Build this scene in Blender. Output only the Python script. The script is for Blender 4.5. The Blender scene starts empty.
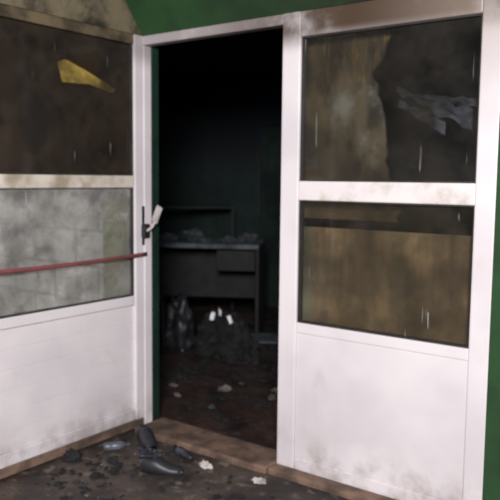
import bpy, bmesh, math, random
from mathutils import Vector, Matrix, noise
random.seed(7)
S=bpy.context.scene
S.view_settings.view_transform='Standard'

# ------------------------------------------------------------ materials
class NT:
    def __init__(s,name):
        s.m=bpy.data.materials.new(name); s.m.use_nodes=True
        s.t=s.m.node_tree; s.b=s.t.nodes['Principled BSDF']; s.out=s.t.nodes['Material Output']
        s.pos=s.t.nodes.new('ShaderNodeNewGeometry').outputs['Position']
    def n(s,k): return s.t.nodes.new(k)
    def l(s,a,b): s.t.links.new(a,b)
    def noise(s,scale,detail=4,vec=(1,1,1),rough=.6,rot=None):
        mp=s.n('ShaderNodeMapping'); mp.inputs['Scale'].default_value=vec; s.l(s.pos,mp.inputs['Vector'])
        if rot: mp.inputs['Rotation'].default_value=rot
        n=s.n('ShaderNodeTexNoise'); n.inputs['Scale'].default_value=scale; n.inputs['Detail'].default_value=detail
        n.inputs['Roughness'].default_value=rough; s.l(mp.outputs[0],n.inputs['Vector']); return n.outputs['Fac']
    def axis(s,a):
        x=s.n('ShaderNodeSeparateXYZ'); s.l(s.pos,x.inputs[0]); return x.outputs[a]
    def rng(s,v,a,b,c=0,d=1,smooth=True):
        r=s.n('ShaderNodeMapRange'); r.interpolation_type='SMOOTHSTEP' if smooth else 'LINEAR'
        s.l(v,r.inputs['Value'])
        for k,q in zip(('From Min','From Max','To Min','To Max'),(a,b,c,d)): r.inputs[k].default_value=q
        return r.outputs['Result']
    def math(s,op,a,b,clamp=True):
        m=s.n('ShaderNodeMath'); m.operation=op; m.use_clamp=clamp
        for i,q in enumerate((a,b)):
            if isinstance(q,(int,float)): m.inputs[i].default_value=q
            else: s.l(q,m.inputs[i])
        return m.outputs[0]
    def mix(s,f,a,b):
        m=s.n('ShaderNodeMix'); m.data_type='RGBA'
        if isinstance(f,(int,float)): m.inputs[0].default_value=f
        else: s.l(f,m.inputs[0])
        for i,q in ((6,a),(7,b)):
            if isinstance(q,tuple): m.inputs[i].default_value=(*q,1)
            else: s.l(q,m.inputs[i])
        return m.outputs[2]
    def bump(s,h,strength=.3,dist=.01):
        b=s.n('ShaderNodeBump'); b.inputs['Strength'].default_value=strength; b.inputs['Distance'].default_value=dist
        s.l(h,b.inputs['Height']); s.l(b.outputs[0],s.b.inputs['Normal'])
    def done(s,col,rough=.6,metal=0):
        if isinstance(col,tuple): s.b.inputs['Base Color'].default_value=(*col,1)
        else: s.l(col,s.b.inputs['Base Color'])
        s.b.inputs['Roughness'].default_value=rough; s.b.inputs['Metallic'].default_value=metal
        return s.m

def simple(name,c1,c2,scale=6,rough=.7,bump=.2,lo=.35,hi=.65,metal=0,vec=(1,1,1)):
    t=NT(name); f=t.noise(scale,5,vec); col=t.mix(t.rng(f,lo,hi),c1,c2)
    if bump: t.bump(t.noise(scale*4,4),bump,.01)
    return t.done(col,rough,metal)

def white_frame(name,dirt=.3):
    t=NT(name)
    z=t.axis(2); x=t.axis(0)
    col=t.mix(t.rng(t.noise(1.6,3),.35,.7),(.80,.76,.775),(.67,.63,.65))
    drt=t.rng(t.noise(7,6,(1,1,.5)),.58,.8,0,dirt)
    col=t.mix(drt,col,(.42,.34,.29))
    sp=t.rng(t.noise(55,3),.70,.78,0,.45)
    sp=t.math('MULTIPLY',sp,t.rng(t.noise(4,3),.5,.62))
    col=t.mix(sp,col,(.3,.24,.2))
    s=t.math('MULTIPLY',t.rng(z,2.00,2.12),t.rng(t.noise(4,5),.28,.55,.5,1))
    s=t.math('MULTIPLY',s,t.rng(x,.0,1.35,.45,1))
    col=t.mix(s,col,(.07,.045,.028))
    s3=t.math('MULTIPLY',t.rng(z,1.6,2.15),t.rng(x,1.3,1.95,0,.6)); col=t.mix(s3,col,(.28,.23,.19))
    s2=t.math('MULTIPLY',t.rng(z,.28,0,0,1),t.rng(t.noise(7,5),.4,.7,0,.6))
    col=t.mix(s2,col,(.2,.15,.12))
    return t.done(col,.45)
M_white=white_frame('white_painted_aluminium')
M_beige_rail=simple('smoke_stained_rail',(.15,.115,.065),(.035,.028,.018),5,.6)
M_mid=simple('smoke_stained_midrail',(.68,.63,.55),(.36,.30,.22),6,.5,0,.4,.7)
M_mid2=simple('lightly_stained_midrail',(.80,.76,.75),(.50,.44,.37),7,.5,0,.48,.8)

t=NT('green_wall_paint'); f=t.noise(3,6)
col=t.mix(t.rng(f,.35,.65),(.018,.072,.018),(.011,.040,.013))
s=t.math('MULTIPLY',t.rng(t.axis(0),.5,1.7),t.rng(t.axis(2),2.0,2.2))
col=t.mix(t.math('MULTIPLY',s,t.rng(t.noise(3.5,4),.2,.5)),col,(.012,.013,.008))
t.bump(t.noise(30,4),.2,.01)
M_green=t.done(col,.85)
M_greendark=simple('green_jamb_paint',(.005,.018,.013),(.008,.034,.019),5,.6)
M_int_door=simple('scorched_green_door_paint',(.014,.032,.022),(.006,.012,.012),3,.8)
t=NT('green_plant_reflection')  # plants reflected in the pane, put into this green
col=t.mix(t.rng(t.noise(7,5),.35,.65),(.26,.32,.10),(.42,.42,.24))
col=t.mix(t.rng(t.math('ADD',t.axis(2),t.math('MULTIPLY',t.noise(3,4),.4,False),False),1.5,1.8),col,(.03,.022,.012))
M_greenrefl=t.done(col,.9)
M_beige=simple('smoky_beige_plaster',(.17,.14,.085),(.022,.019,.012),3.6,.9,.4,.38,.60)
t=NT('grey_plaster_blocks')
br=t.n('ShaderNodeTexBrick'); mp=t.n('ShaderNodeMapping'); mp.inputs['Rotation'].default_value=(math.radians(-90),0,0)
t.l(t.pos,mp.inputs[0]); t.l(mp.outputs[0],br.inputs[0])
br.inputs['Scale'].default_value=1; br.inputs['Brick Width'].default_value=.42; br.inputs['Row Height'].default_value=.22
br.inputs['Mortar Size'].default_value=.015; br.inputs['Mortar Smooth'].default_value=.8
br.inputs['Color1'].default_value=(.90,.89,.86,1); br.inputs['Color2'].default_value=(.80,.80,.77,1)
br.inputs['Mortar'].default_value=(.50,.49,.45,1)
c=t.mix(t.rng(t.noise(5,6),.47,.66),br.outputs['Color'],(.32,.32,.26))
zz=t.math('ADD',t.axis(2),t.math('MULTIPLY',t.noise(3,4),.5,False),False)
c=t.mix(t.rng(zz,1.55,1.85),c,(.05,.038,.02))
t.bump(t.noise(25,4),.4,.01)
M_block=t.done(c,.9)

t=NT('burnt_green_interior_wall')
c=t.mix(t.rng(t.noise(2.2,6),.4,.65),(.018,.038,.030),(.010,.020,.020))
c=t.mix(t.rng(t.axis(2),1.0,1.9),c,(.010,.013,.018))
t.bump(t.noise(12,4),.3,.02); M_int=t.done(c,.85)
M_soot=simple('black_soot',(.010,.012,.016),(.02,.022,.025),5,.9)
def ground_mat(name,a,b,c_):
    t=NT(name)
    c=t.mix(t.rng(t.noise(2.5,7),.38,.62),a,b)
    c=t.mix(t.rng(t.noise(16,6),.54,.70,0,.9),c,c_)
    t.bump(t.noise(18,8,rough=.7),.7,.03)
    m=t.done(c); t.l(t.rng(t.noise(3,4),.4,.6,.4,.8),t.b.inputs['Roughness']); return m
M_ground=ground_mat('wet_dirty_ground',(.10,.075,.06),(.035,.028,.025),(.20,.165,.14))
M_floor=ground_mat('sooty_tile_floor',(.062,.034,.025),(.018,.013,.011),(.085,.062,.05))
M_sill=simple('worn_concrete_sill',(.22,.14,.10),(.08,.055,.04),8,.8,.5)
t=NT('smoke_stained_plywood')
c=t.mix(t.rng(t.noise(3,6,(6,6,1)),.3,.7),(.30,.205,.105),(.17,.12,.06))
c=t.mix(t.rng(t.noise(3,5),.44,.7,0,.7),c,(.08,.07,.036))
c=t.mix(t.rng(t.axis(0),1.12,1.05,0,.7),c,(.14,.17,.11))
M_ply=t.done(c,.7)
t=NT('scorched_painted_board')
c=t.mix(t.rng(t.noise(3.2,6,(2,2,1)),.38,.62),(.12,.095,.055),(.032,.028,.018))
c=t.mix(t.rng(t.noise(4,5),.54,.68,0,.7),c,(.23,.235,.20))
dr=t.math('MULTIPLY',t.rng(t.math('ADD',t.axis(2),t.math('MULTIPLY',t.noise(9,4,(3,3,.4)),.8,False),False),2.20,2.6),t.rng(t.noise(22,4,(3,3,.5)),.48,.68))
c=t.mix(dr,c,(.34,.21,.045))
c=t.mix(t.rng(t.axis(2),1.52,1.42,0,.5),c,(.12,.07,.03))
M_board=t.done(c,.8)
M_bluefilm=simple('bluish_melted_plastic',(.085,.10,.135),(.015,.018,.025),14,.7,.3)
t=NT('yellow_glow'); t.b.inputs['Emission Color'].default_value=(1,.68,.14,1); t.b.inputs['Emission Strength'].default_value=1.1  # glow put into a yellow patch; no lamp known here
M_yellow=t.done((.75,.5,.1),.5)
M_tape=simple('faded_red_barrier_tape',(.25,.07,.075),(.16,.06,.06),8,.6,0)
M_dark=simple('dark_seal',(.02,.02,.02),(.04,.035,.03),8,.5,0)
M_metal=simple('scorched_metal',(.014,.017,.020),(.007,.008,.009),7,.75,.3)
M_greytop=simple('ashy_laminate',(.045,.054,.06),(.016,.018,.02),6,.7,.3)
M_slab=simple('ashy_light_slab',(.10,.12,.13),(.035,.04,.045),6,.7,.3)
M_paper=simple('dirty_white_paper',(.60,.56,.54),(.28,.24,.22),9,.8,.2)
M_ash=simple('ash_and_char',(.016,.016,.018),(.006,.006,.007),10,.9,.5)
M_blk=simple('black_rubber',(.012,.013,.017),(.03,.03,.036),9,.45,.1)
M_bluebag=simple('blue_grey_plastic',(.055,.062,.085),(.018,.02,.028),9,.35,.2)
M_clear=simple('clear_scuffed_plastic',(.14,.155,.19),(.05,.055,.065),12,.35,.1)
M_rubble=simple('pale_rubble',(.20,.18,.16),(.08,.07,.06),9,.9,.5)
M_foil=simple('white_foil',(.92,.94,.97),(.75,.77,.80),12,.3,0)

def glass(name,lo,hi,col,streak,dark=.4):
    t=NT(name)
    tr=t.n('ShaderNodeBsdfTransparent'); tr.inputs[0].default_value=(.97,.97,.96,1)
    gl=t.n('ShaderNodeBsdfGlossy'); gl.inputs['Roughness'].default_value=.06
    fr=t.n('ShaderNodeFresnel'); fr.inputs[0].default_value=1.3
    m1=t.n('ShaderNodeMixShader'); t.l(fr.outputs[0],m1.inputs[0]); t.l(tr.outputs[0],m1.inputs[1]); t.l(gl.outputs[0],m1.inputs[2])
    s1=t.rng(t.noise(2.6,6),.36,.66,lo,hi)
    st=t.rng(t.noise(48,1,(1,1,.06)),.70,.76,0,1)
    st=t.math('MULTIPLY',st,t.rng(t.noise(5,2),.50,.58,0,streak))
    f=t.math('ADD',s1,st)
    c=t.mix(t.rng(t.noise(5,5),.4,.62),col,tuple(q*dark for q in col))
    c=t.mix(st,c,(.70,.70,.64))
    t.done(c,.8)
    m2=t.n('ShaderNodeMixShader'); t.l(f,m2.inputs[0]); t.l(m1.outputs[0],m2.inputs[1]); t.l(t.b.outputs[0],m2.inputs[2])
    t.l(m2.outputs[0],t.out.inputs[0]); return t.m
G_clean=glass('smoke_and_wall_light_film',.12,.40,(.72,.72,.68),.4,.5)  # smoke film, paled to stand in for light on the wall behind
G_mid=glass('smoky_glass',.10,.50,(.026,.023,.017),.4)
G_low=glass('smoky_low_glass',.08,.38,(.05,.040,.024),.5)
G_dark=glass('heavily_sooted_glass',.40,.85,(.036,.024,.014),.25,.3)

# ------------------------------------------------------------ helpers
def empty(name,loc=(0,0,0)):
    e=bpy.data.objects.new(name,None); e.empty_display_size=.1; S.collection.objects.link(e); e.location=loc; return e
def from_bm(bm,name,mat,parent=None,smooth=False):
    me=bpy.data.meshes.new(name); bm.to_mesh(me); bm.free()
    if smooth:
        for p in me.polygons: p.use_smooth=True
    ms=mat if isinstance(mat,list) else [mat]
    for m in ms: me.materials.append(m)
    o=bpy.data.objects.new(name,me); S.collection.objects.link(o)
    if parent: o.parent=parent; o.matrix_parent_inverse=Matrix.Translation(parent.location).inverted()
    return o
def addbox(bm,x0,x1,y0,y1,z0,z1,bev=0,M=None):
    r=bmesh.ops.create_cube(bm,size=1); vs=r['verts']
    bmesh.ops.scale(bm,vec=(x1-x0,y1-y0,z1-z0),verts=vs)
    bmesh.ops.translate(bm,vec=((x0+x1)/2,(y0+y1)/2,(z0+z1)/2),verts=vs)
    if bev:
        es=list({e for v in vs for e in v.link_edges})
        rr=bmesh.ops.bevel(bm,geom=es,offset=bev,segments=2,affect='EDGES',profile=.5)
        vs=list({v for v in rr['verts']}|{v for v in vs if v.is_valid})
    if M is not None: bmesh.ops.transform(bm,matrix=M,verts=vs)
    return vs
def box(name,x0,x1,y0,y1,z0,z1,mat,parent=None,bev=0,M=None):
    bm=bmesh.new(); addbox(bm,min(x0,x1),max(x0,x1),min(y0,y1),max(y0,y1),z0,z1,bev,M); return from_bm(bm,name,mat,parent)
def cyl(bm,p,q,r,seg=12,r2=None):
    p=Vector(p);q=Vector(q);d=q-p
    M=Matrix.Translation((p+q)/2)@d.to_track_quat('Z','Y').to_matrix().to_4x4()
    return bmesh.ops.create_cone(bm,cap_ends=True,segments=seg,radius1=r,radius2=r if r2 is None else r2,depth=d.length,matrix=M)['verts']

# ------------------------------------------------------------ glazed wall modules
def side_right(s0,s1,d0,d1,z0,z1): return (s0,s1,d0,d1,z0,z1)
def side_left(s0,s1,d0,d1,z0,z1): return (-d1,-d0,-s1,-s0,z0,z1)
def part(P,f,name,a,mat,bev=.006):
    return box(name,*f(*a),mat,P,bev)

W1=empty('window_1')
L=side_left
k=0
for (a,b) in ((.018,.095),(1.02,1.10),(2.02,2.10)):
    part(W1,L,f'post_{k}',(a,b,-.035,.03,.05,2.2),M_white); k+=1
for i,(a,b) in enumerate(((.095,1.02),(1.10,2.02))):
    part(W1,L,f'bottom_rail_{i}',(a,b,-.028,.025,.05,.115),M_white)
    part(W1,L,f'sill_rail_{i}',(a,b,-.03,.025,.715,.768),M_white)
    part(W1,L,f'middle_rail_{i}',(a,b,-.03,.025,1.372,1.438),M_mid)
    part(W1,L,f'top_rail_{i}',(a,b,-.03,.025,2.145,2.2),M_beige_rail)
    n=6; h=(.715-.115)/n
    for j in range(n):
        part(W1,L,f'plank_{i}_{j}',(a,b,-.016,.01,.115+j*h,.115+(j+1)*h),M_white,.0025)
    part(W1,L,f'lower_glass_{i}',(a,b,-.003,.003,.768,1.372),G_clean,0)
    part(W1,L,f'upper_glass_{i}',(a,b,-.003,.003,1.438,2.145),G_dark,0)
    for q,(z0,z1) in enumerate(((.768,1.372),(1.438,2.145))):
        part(W1,L,f'seal_{i}_{q}a',(a,a+.008,-.02,.012,z0,z1),M_dark,0)
        part(W1,L,f'seal_{i}_{q}b',(b-.008,b,-.02,.012,z0,z1),M_dark,0)
        part(W1,L,f'seal_{i}_{q}c',(a+.008,b-.008,-.02,.012,z0,z0+.007),M_dark,0)

W2=empty('window_2')
R=side_right
part(W2,R,'post_0',(.962,1.062,-.035,.03,0.0,2.2),M_white)
part(W2,R,'post_1',(1.905,1.99,-.035,.03,0.0,2.2),M_white)
part(W2,R,'top_rail',(1.062,1.905,-.03,.025,2.085,2.2),M_white)
part(W2,R,'middle_rail',(1.062,1.905,-.03,.025,1.33,1.42),M_mid2)
part(W2,R,'sill_rail',(1.062,1.905,-.03,.025,.69,.742),M_white)
part(W2,R,'bottom_rail',(1.062,1.905,-.028,.025,0.0,.07),M_white)
part(W2,R,'solid_panel',(1.062,1.905,-.024,.01,.07,.69),M_white,.003)
part(W2,R,'lower_glass',(1.062,1.905,-.003,.003,.742,1.33),G_low,0)
part(W2,R,'upper_glass',(1.062,1.905,-.003,.003,1.42,2.085),G_mid,0)
for q,(z0,z1) in enumerate(((.742,1.33),(1.42,2.085))):
    part(W2,R,f'seal_{q}a',(1.062,1.070,-.02,.012,z0,z1),M_dark,0)
    part(W2,R,f'seal_{q}b',(1.897,1.905,-.02,.012,z0,z1),M_dark,0)
    part(W2,R,f'seal_{q}c',(1.070,1.897,-.02,.012,z0,z0+.007),M_dark,0)
    part(W2,R,f'seal_{q}d',(1.070,1.897,-.02,.012,z1-.007,z1),M_dark,0)

D=empty('door_1')
part(D,R,'jamb_left',(.004,.040,-.03,.03,0,2.15),M_white)
part(D,R,'header',(.004,.962,-.03,.03,2.15,2.2),M_white)
part(D,R,'jamb_reveal',(.006,.042,.031,.085,0,2.15),M_greendark,.003)
part(D,R,'strike_plate',(.002,.044,-.046,-.03,1.05,1.27),M_blk,.005)
part(D,R,'lock_case',(-.015,.062,-.05,-.005,1.09,1.17),M_blk,.008)
bm=bmesh.new()
cyl(bm,(.055,-.03,1.13),(.085,-.02,1.15),.008)
addbox(bm,-.022,.022,-.006,.006,-.05,.05,.005,Matrix.Translation((.118,-.01,1.225))@Matrix.Rotation(.45,4,'Y'))
cyl(bm,(.085,-.02,1.15),(.105,-.01,1.19),.009)
from_bm(bm,'handle',M_paper,D)

# ------------------------------------------------------------ room shell
box('wall_left',-.10,.03,-4.2,.02,2.2,3.2,M_beige)
box('wall_left_end',-.10,.03,-4.2,-2.10,0,2.2,M_beige)
box('wall_left_kerb',-.08,.028,-2.10,-.0,0,.05,M_sill,None,.006)
bm=bmesh.new()
prof=[(.12,2.2),(-.03,2.2),(-.20,2.42),(-.20,3.2),(.12,3.2)]
A=[bm.verts.new((.031,y,z)) for y,z in prof]; B=[bm.verts.new((4.6,y,z)) for y,z in prof]
bm.faces.new(A); bm.faces.new(B[::-1])
for i in range(5): bm.faces.new((A[i],B[i],B[(i+1)%5],A[(i+1)%5]))
bmesh.ops.recalc_face_normals(bm,faces=bm.faces)
from_bm(bm,'wall_front_fascia',M_green)
box('wall_right',1.992,4.6,-.04,.12,0,2.2,M_green)
box('wall_partition',-3.2,.0,.032,.115,0,2.6,M_block)
box('reflection_strip_1',-.34,-.004,-.0,.031,0,2.6,M_greenrefl)  # added strip that carries the reflected plant green
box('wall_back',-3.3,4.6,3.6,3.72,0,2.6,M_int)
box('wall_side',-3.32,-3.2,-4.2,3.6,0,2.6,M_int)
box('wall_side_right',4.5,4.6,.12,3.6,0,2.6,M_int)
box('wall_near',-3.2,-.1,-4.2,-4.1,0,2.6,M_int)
bm=bmesh.new(); addbox(bm,-3.3,4.6,.12,3.7,2.6,2.7); addbox(bm,-3.3,-.10,-4.2,.12,2.6,2.7)
from_bm(bm,'ceiling',M_soot)
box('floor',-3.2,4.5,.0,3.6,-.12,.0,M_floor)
box('floor_left_room',-3.2,-.03,-4.1,-.0,-.12,.0,M_floor)
def grid_ground(name,x0,x1,y0,y1,mat,amp,nx,ny):
    bm=bmesh.new()
    V=[[bm.verts.new((x0+(x1-x0)*i/nx,y0+(y1-y0)*j/ny,-.012+amp*noise.noise(Vector((i*.35,j*.35,2))))) for j in range(ny+1)] for i in range(nx+1)]
    for i in range(nx):
        for j in range(ny): bm.faces.new((V[i][j],V[i+1][j],V[i+1][j+1],V[i][j+1]))
    return from_bm(bm,name,mat,None,True)
grid_ground('ground',-.03,8,-9,.0,M_ground,.01,80,90)
bm=bmesh.new(); addbox(bm,.05,.96,-.13,.10,-.02,.022,.01)
bmesh.ops.subdivide_edges(bm,edges=bm.edges[:],cuts=5,use_grid_fill=True)
for v in bm.verts: v.co+=Vector((0,noise.noise(v.co*9)*.012,noise.noise(v.co*7+Vector((3,3,3)))*.006))
from_bm(bm,'door_sill',M_sill)
box('kerb',.962,4.6,-.115,-.036,-.02,.02,M_sill,None,.01)

D2=empty('door_2')
box('leaf',-1.75,-.95,3.54,3.585,.0,2.0,M_int_door,D2,.01)
for i,(z0,z1) in enumerate(((.15,.85),(1.0,1.85))):
    box(f'panel_{i}',-1.65,-1.05,3.52,3.545,z0,z1,M_int_door,D2,.01)
box('frame_a',-1.83,-1.75,3.53,3.6,0,2.08,M_int,D2,.01); box('frame_b',-.95,-.87,3.53,3.6,0,2.08,M_int,D2,.01)
box('frame_top',-1.75,-.95,3.53,3.6,2.0,2.08,M_int,D2,.01)

# ------------------------------------------------------------ behind right window
box('plywood_board',1.0,1.97,.062,.078,.0,1.20,M_ply,None,.003)
bm=bmesh.new(); cols=[]
for j in range(41):
    z=1.24+.92*j/40
    xr=1.45+.06*noise.noise(Vector((0,z*5,1)))+.03*noise.noise(Vector((0,z*17,4)))+.05*math.sin(z*6)
    cols.append((bm.verts.new((1.0,.10,z)),bm.verts.new((xr,.10,z)),bm.verts.new((1.0,.115,z)),bm.verts.new((xr,.115,z))))
for a,b in zip(cols,cols[1:]):
    bm.faces.new((a[0],a[1],b[1],b[0])); bm.faces.new((a[2],b[2],b[3],a[3])); bm.faces.new((a[1],a[3],b[3],b[1]))
from_bm(bm,'scorched_board',M_board)
bm=bmesh.new()
for s,(xa,za,xb,zb,w0,w1) in enumerate(((1.49,1.83,1.84,1.68,.012,.045),(1.50,1.77,1.72,1.65,.012,.03),(1.58,1.80,1.85,1.75,.01,.02))):
    N=24; V=[]
    for i in range(N+1):
        u=i/N; w=(w0+(w1-w0)*u)*(1+.9*noise.noise(Vector((u*6,s,0))))
        r=[]
        for j in range(7):
            q=j/6-.5
            r.append(bm.verts.new((xa+(xb-xa)*u+.02*noise.noise(Vector((u*9,j,s))),.09+.02*noise.noise(Vector((u*4,j*.4,s+5)))+s*.01,za+(zb-za)*u+q*w*2+.015*noise.noise(Vector((u*8,j*.3,s+9))))))
        V.append(r)
    for i in range(N):
        for j in range(6): bm.faces.new((V[i][j],V[i+1][j],V[i+1][j+1],V[i][j+1]))
o=from_bm(bm,'torn_plastic_sheet',M_bluefilm,None,True); m=o.modifiers.new('s','SOLIDIFY'); m.thickness=.002
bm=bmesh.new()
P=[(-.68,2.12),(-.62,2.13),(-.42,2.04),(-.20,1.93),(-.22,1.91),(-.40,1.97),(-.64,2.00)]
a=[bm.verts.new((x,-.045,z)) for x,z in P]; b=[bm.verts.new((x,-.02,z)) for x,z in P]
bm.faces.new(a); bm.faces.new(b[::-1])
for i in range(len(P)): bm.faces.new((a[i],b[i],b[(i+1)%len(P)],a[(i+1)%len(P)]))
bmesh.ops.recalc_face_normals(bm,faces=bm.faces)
from_bm(bm,'yellow_glow_patch',M_yellow)  # added glowing shape for the yellow light seen through the pane

# ------------------------------------------------------------ barrier tape
bm=bmesh.new(); V=[]
N=60
for i in range(N+1):
    u=i/N; y=-2.6+u*2.58; z=1.0+.012*math.sin(u*3.14*2); x=.05+.006*noise.noise(Vector((u*8,0,0)))
    tw=.25*noise.noise(Vector((u*5,3,0)))
    V.append((bm.verts.new((x-.014*tw,y,z-.011)),bm.verts.new((x+.014*tw,y,z+.011))))
for i in range(N): bm.faces.new((V[i][0],V[i+1][0],V[i+1][1],V[i][1]))
o=from_bm(bm,'barrier_tape',M_tape,None,True); m=o.modifiers.new('s','SOLIDIFY'); m.thickness=.002

def blob(bm,c,r,sc=(1,1,1),amp=.35,fr=3,sub=3,seed=0,rz=0):
    vs=bmesh.ops.create_icosphere(bm,subdivisions=sub,radius=1)['verts']
    Mr=Matrix.Rotation(rz,3,'Z')
    for v in vs:
        d=v.co.normalized(); k=1+amp*noise.noise(d*fr+Vector((seed*3.1,seed*1.7,seed)))+amp*.4*noise.noise(d*fr*2.7+Vector((seed,9,seed)))
        q=Vector((d.x*sc[0],d.y*sc[1],d.z*sc[2]))*k*r
        if q.z<-r*sc[2]*.5: q.z=-r*sc[2]*.5
        v.co=Mr@q+Vector(c)+Vector((0,0,r*sc[2]*.5))

# ------------------------------------------------------------ interior furniture (burnt)
T=empty('desk',(-1.2,2.0,0))
Rz=Matrix.Translation((-1.25,2.05,0))@Matrix.Rotation(math.radians(30),4,'Z')
def pb(name,a,mat,parent,bev=.006,M=Rz): return box(name,*a,mat,parent,bev,M)
pb('top',(-.6,.5,-.3,.3,.82,.86),M_slab,T)
pb('side_a',(-.6,-.57,-.28,.28,0,.82),M_metal,T); pb('side_b',(.47,.5,-.28,.28,0,.82),M_metal,T)
pb('back',(-.57,.47,.25,.27,.3,.82),M_metal,T)
pb('drawer',(.12,.46,-.24,.24,.62,.80),M_metal,T)
bm=bmesh.new()
for i,(x,y,r) in enumerate(((-.35,-.1,.07),(-.15,.05,.09),(.2,-.1,.05),(.36,.05,.07),(0,-.15,.04))): blob(bm,(x,y,.861),r,(1.3,1,.7),.6,2.4,3,i)
bm.transform(Rz); from_bm(bm,'burnt_papers',M_greytop)

def chair(name,loc,ang,tilt=0):
    E=empty(name,loc)
    M=Matrix.Translation(loc)@Matrix.Rotation(ang,4,'Z')@Matrix.Rotation(tilt,4,'X')
    bm=bmesh.new()
    for sx in(-.2,.2):
        cyl(bm,(sx,-.2,.012),(sx,-.19,.44),.012); cyl(bm,(sx,.22,.012),(sx,.19,.45),.012); cyl(bm,(sx,.19,.45),(sx,.25,.85),.012)
        cyl(bm,(sx,-.2,.2),(sx,.21,.2),.008)
    cyl(bm,(-.2,.25,.84),(.2,.25,.84),.012); cyl(bm,(-.2,-.19,.43),(.2,-.19,.43),.012); cyl(bm,(-.2,.19,.43),(.2,.19,.43),.012)
    bm.transform(M); from_bm(bm,'frame',M_metal,E)
    box('seat',-.21,.21,-.2,.19,.445,.48,M_ash,E,.012,M)
    box('backrest',-.18,.18,.215,.235,.6,.82,M_blk,E,.008,M)
chair('chair',(-1.15,1.0,0),2.0); chair('chair',(-.50,2.75,0),.4)
Sh=empty('storage_shelf',(-2.4,2.7,0))
Rs=Matrix.Translation((-2.35,3.0,0))@Matrix.Rotation(math.radians(40),4,'Z')
for i,(a,b) in enumerate(((-.5,-.2),(.5,-.2),(-.5,.2),(.5,.2))): pb(f'upright_{i}',(a-.015,a+.015,b-.015,b+.015,0,1.125),M_metal,Sh,.002,Rs)
for i,z in enumerate((.1,.6,1.1,)): pb(f'shelf_{i}',(-.5,.5,-.2,.2,z,z+.025),M_metal,Sh,.003,Rs)

def debris(name,boxes,n,mats,smin,smax,zoff=0,seed=1,p=.8,avoid=()):
    random.seed(seed); bm=bmesh.new()
    for i in range(n):
        x0,x1,y0,y1=random.choice(boxes); s=random.uniform(smin,smax)*random.uniform(.5,1)
        f0=len(bm.faces)
        x=random.uniform(x0,x1);y=random.uniform(y0,y1)
        if any((x-a)**2+(y-b)**2<(r+s)**2 for a,b,r in avoid): continue
        if random.random()<.5:
            blob(bm,(x,y,zoff),s,(1,random.uniform(.5,1),random.uniform(.3,.7)),.6,2.2,2,i,random.uniform(0,6))
        else:
            M=Matrix.Translation((x,y,zoff+s*.25))@Matrix.Rotation(random.uniform(0,6),4,'Z')@Matrix.Rotation(random.uniform(-.3,.3),4,'X')
            addbox(bm,-s,s,-s*.5,s*.4,-s*.12,s*.1,0,M)
        bm.faces.ensure_lookup_table()
        mi=0 if random.random()<p else random.randrange(len(mats))
        for f in bm.faces[f0:]: f.material_index=mi
    return from_bm(bm,name,mats)
AV=[(.24,-.22,.11),(.56,-.44,.11),(.15,-.37,.08),(.53,-.24,.08),(.68,-.25,.04),(.99,-.22,.04),(.40,-.36,.07),(.09,-.60,.06)]
AI=[(-.03,.79,.05),(.325,.84,.05),(.25,1.0,.04),(-.2,.5,.04)]
debris('burnt_debris',[(.0,1.6,.25,1.2),(-.8,.6,.6,1.3),(-.2,.6,1.0,2.4),(-.1,1.5,1.2,3.2)],170,[M_ash,M_rubble,M_metal,M_greytop],.02,.07,0,3,.85,AI)
debris('burnt_debris',[(.12,.75,-.5,-.15),(.08,.5,-.9,-.2),(.1,1.6,-.9,-.2)],210,[M_ash,M_rubble,M_blk],.01,.032,-.012,5,.65,AV)

bm=bmesh.new()
for i,(x,y,r,s) in enumerate(((-.03,.79,.035,1),(.325,.84,.03,2),(.25,1.0,.025,4),(-.2,.5,.02,6))):
    blob(bm,(x,y,0),r,(1.2,.8,.6),.7,2.5,3,s,s)
from_bm(bm,'plaster_rubble',M_rubble)
Mf=Matrix.Translation((-.46,1.98,.075))@Matrix.Rotation(.6,4,'Z')@Matrix.Rotation(.06,4,'X')
box('fallen_board',-.22,.22,-.13,.13,0,.02,M_slab,None,.004,Mf)
bm=bmesh.new()
for i in range(4): blob(bm,(-.54+i*.06,1.93+.06*(i%2),0),.055,(1,1,.75),.2,2,2,i)
from_bm(bm,'charred_lump',M_ash)
bm=bmesh.new(); blob(bm,(-.66,1.50,0),.20,(1,.9,1.2),.55,2.3,4,3); blob(bm,(-.42,1.48,0),.13,(1,.9,1.1),.55,2.3,4,5)
from_bm(bm,'charred_heap',M_ash)
bm=bmesh.new(); blob(bm,(-1.10,1.48,0),.15,(1,.8,1.9),.4,2,4,12); from_bm(bm,'burnt_sack',M_blk,None,True)
bm=bmesh.new()
for i,(x,y,z,a,w) in enumerate(((-.55,1.28,.37,1.2,.5),(-.50,1.31,.40,.7,.28),(-.425,1.34,.35,1.5,.45))):
    vs=bmesh.ops.create_grid(bm,x_segments=4,y_segments=6,size=.032)['verts']
    for v in vs: v.co.z+=.03*noise.noise(v.co*40+Vector((i,0,0)))
    M=Matrix.Translation((x,y,z))@Matrix.Rotation(.6,4,'Z')@Matrix.Rotation(a,4,'X')@Matrix.Rotation(.3*i-.2,4,'Z')@Matrix.Diagonal((w,1.0,1,1))
    bmesh.ops.transform(bm,matrix=M,verts=vs)
from_bm(bm,'foil_scraps',M_foil,None,True)

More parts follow.
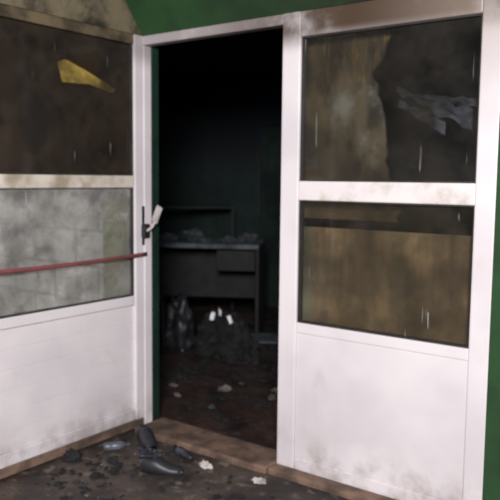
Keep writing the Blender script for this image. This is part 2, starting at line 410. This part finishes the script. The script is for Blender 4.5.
# ------------------------------------------------------------ outside litter
def shoe(name,loc,ang):
    bm=bmesh.new(); secs=[]
    N=16
    for i in range(N+1):
        u=i/N; x=-.13+.27*u
        w=.032+.014*math.sin(min(1,u*1.15)*3.14)+.006*u
        if u>.86: w*=math.sqrt(max(0.02,1-((u-.86)/.145)**2))
        if u<.08: w*=.65+.35*u/.08
        h=.10 if u<.35 else .10-.055*min(1,(u-.35)/.4)
        if u>.85: h*=1-.45*(u-.85)/.15
        ring=[]
        for k in range(14):
            a=2*math.pi*k/14; cy=math.cos(a)*w; cz=math.sin(a)
            z=h*.5+h*.5*(abs(cz)**.6)*(1 if cz>0 else -1)
            if cz>0: cy*=1-.25*cz
            ring.append(bm.verts.new((x,cy,z)))
        secs.append(ring)
    for i in range(N):
        for k in range(14):
            if i<5 and k in (2,3,4): continue
            bm.faces.new((secs[i][k],secs[i+1][k],secs[i+1][(k+1)%14],secs[i][(k+1)%14]))
    bm.faces.new(secs[0][::-1]); bm.faces.new(secs[-1])
    bm.transform(Matrix.Translation(loc)@Matrix.Rotation(ang,4,'Z')@Matrix.Scale(.78,4))
    o=from_bm(bm,name,M_blk,None,True); m=o.modifiers.new('s','SOLIDIFY'); m.thickness=.004; return o
shoe('shoe',(.24,-.22,.0),-.5); shoe('shoe',(.56,-.44,-.004),.5)
def bottle(name,loc,ang,mat,L=.2,r=.032):
    bm=bmesh.new(); prof=[(0,.0),(r*.8,0),(r,.01),(r,L*.3),(r*.93,L*.34),(r,L*.38),(r,L*.66),(r*.6,L*.82),(r*.36,L*.88),(r*.36,L*.93),(r*.45,L*.93),(r*.45,L),(0,L)]
    R_=[[bm.verts.new((z,math.cos(a*math.pi/8)*q,math.sin(a*math.pi/8)*q)) for a in range(16)] for q,z in prof]
    for i in range(len(prof)-1):
        for k in range(16): bm.faces.new((R_[i][k],R_[i+1][k],R_[i+1][(k+1)%16],R_[i][(k+1)%16]))
    bmesh.ops.remove_doubles(bm,verts=bm.verts,dist=1e-5)
    bm.transform(Matrix.Translation((loc[0],loc[1],loc[2]+r))@Matrix.Rotation(ang,4,'Z')); return from_bm(bm,name,mat,None,True)
bottle('plastic_bottle',(.12,-.42,-.008),.9,M_clear,.14,.022); bottle('plastic_bottle',(.47,-.22,-.005),-.3,M_bluebag,.13,.024)
bm=bmesh.new(); blob(bm,(.68,-.25,-.01),.023,(1.3,.8,.9),.8,2.5,4,2); from_bm(bm,'crumpled_paper',M_paper)
bm=bmesh.new(); blob(bm,(.99,-.22,-.01),.024,(1.3,.9,.5),.7,2.5,4,5); from_bm(bm,'crumpled_paper',M_paper)
bm=bmesh.new(); blob(bm,(.40,-.36,-.01),.045,(1.2,.8,.9),.7,2.8,4,6); from_bm(bm,'plastic_bag',M_bluebag)
bm=bmesh.new(); blob(bm,(.09,-.60,-.01),.045,(1,.8,.8),.6,2.5,4,9); from_bm(bm,'charred_rag',M_ash,None,True)

# ------------------------------------------------------------ light
def area(name,loc,tgt,size,power,col):
    l=bpy.data.lights.new(name,'AREA'); l.size=size; l.energy=power; l.color=col
    o=bpy.data.objects.new(name,l); S.collection.objects.link(o); o.location=loc
    o.rotation_euler=(Vector(tgt)-Vector(loc)).to_track_quat('-Z','Y').to_euler(); return o
area('yard_lamp',(3.7,-4.2,2.4),(.5,0,.9),.8,325,(1,.955,.96))
area('added_blue_fill',(-.9,2.4,2.58),(-.9,2.3,0),1.2,2.4,(.5,.75,1.0))  # added blue fill under the closed ceiling to lift the dark room
w=bpy.data.worlds.new('night'); S.world=w; w.use_nodes=True
w.node_tree.nodes['Background'].inputs[0].default_value=(.5,.55,.7,1); w.node_tree.nodes['Background'].inputs[1].default_value=.10

# ------------------------------------------------------------ camera
cd=bpy.data.cameras.new('camera'); co=bpy.data.objects.new('camera',cd); S.collection.objects.link(co); S.camera=co
cd.sensor_width=36; cd.lens=36*705/500
cd.dof.use_dof=True; cd.dof.focus_distance=2.1; cd.dof.aperture_fstop=3.6
co.location=(2.879,-2.845,1.43)
az=math.radians(126.7); pt=math.radians(5.8)
F=Vector((math.cos(az)*math.cos(pt),math.sin(az)*math.cos(pt),-math.sin(pt)))
q=F.to_track_quat('-Z','Y'); co.rotation_euler=(q.to_matrix()@Matrix.Rotation(math.radians(.6),3,'Z')).to_euler()
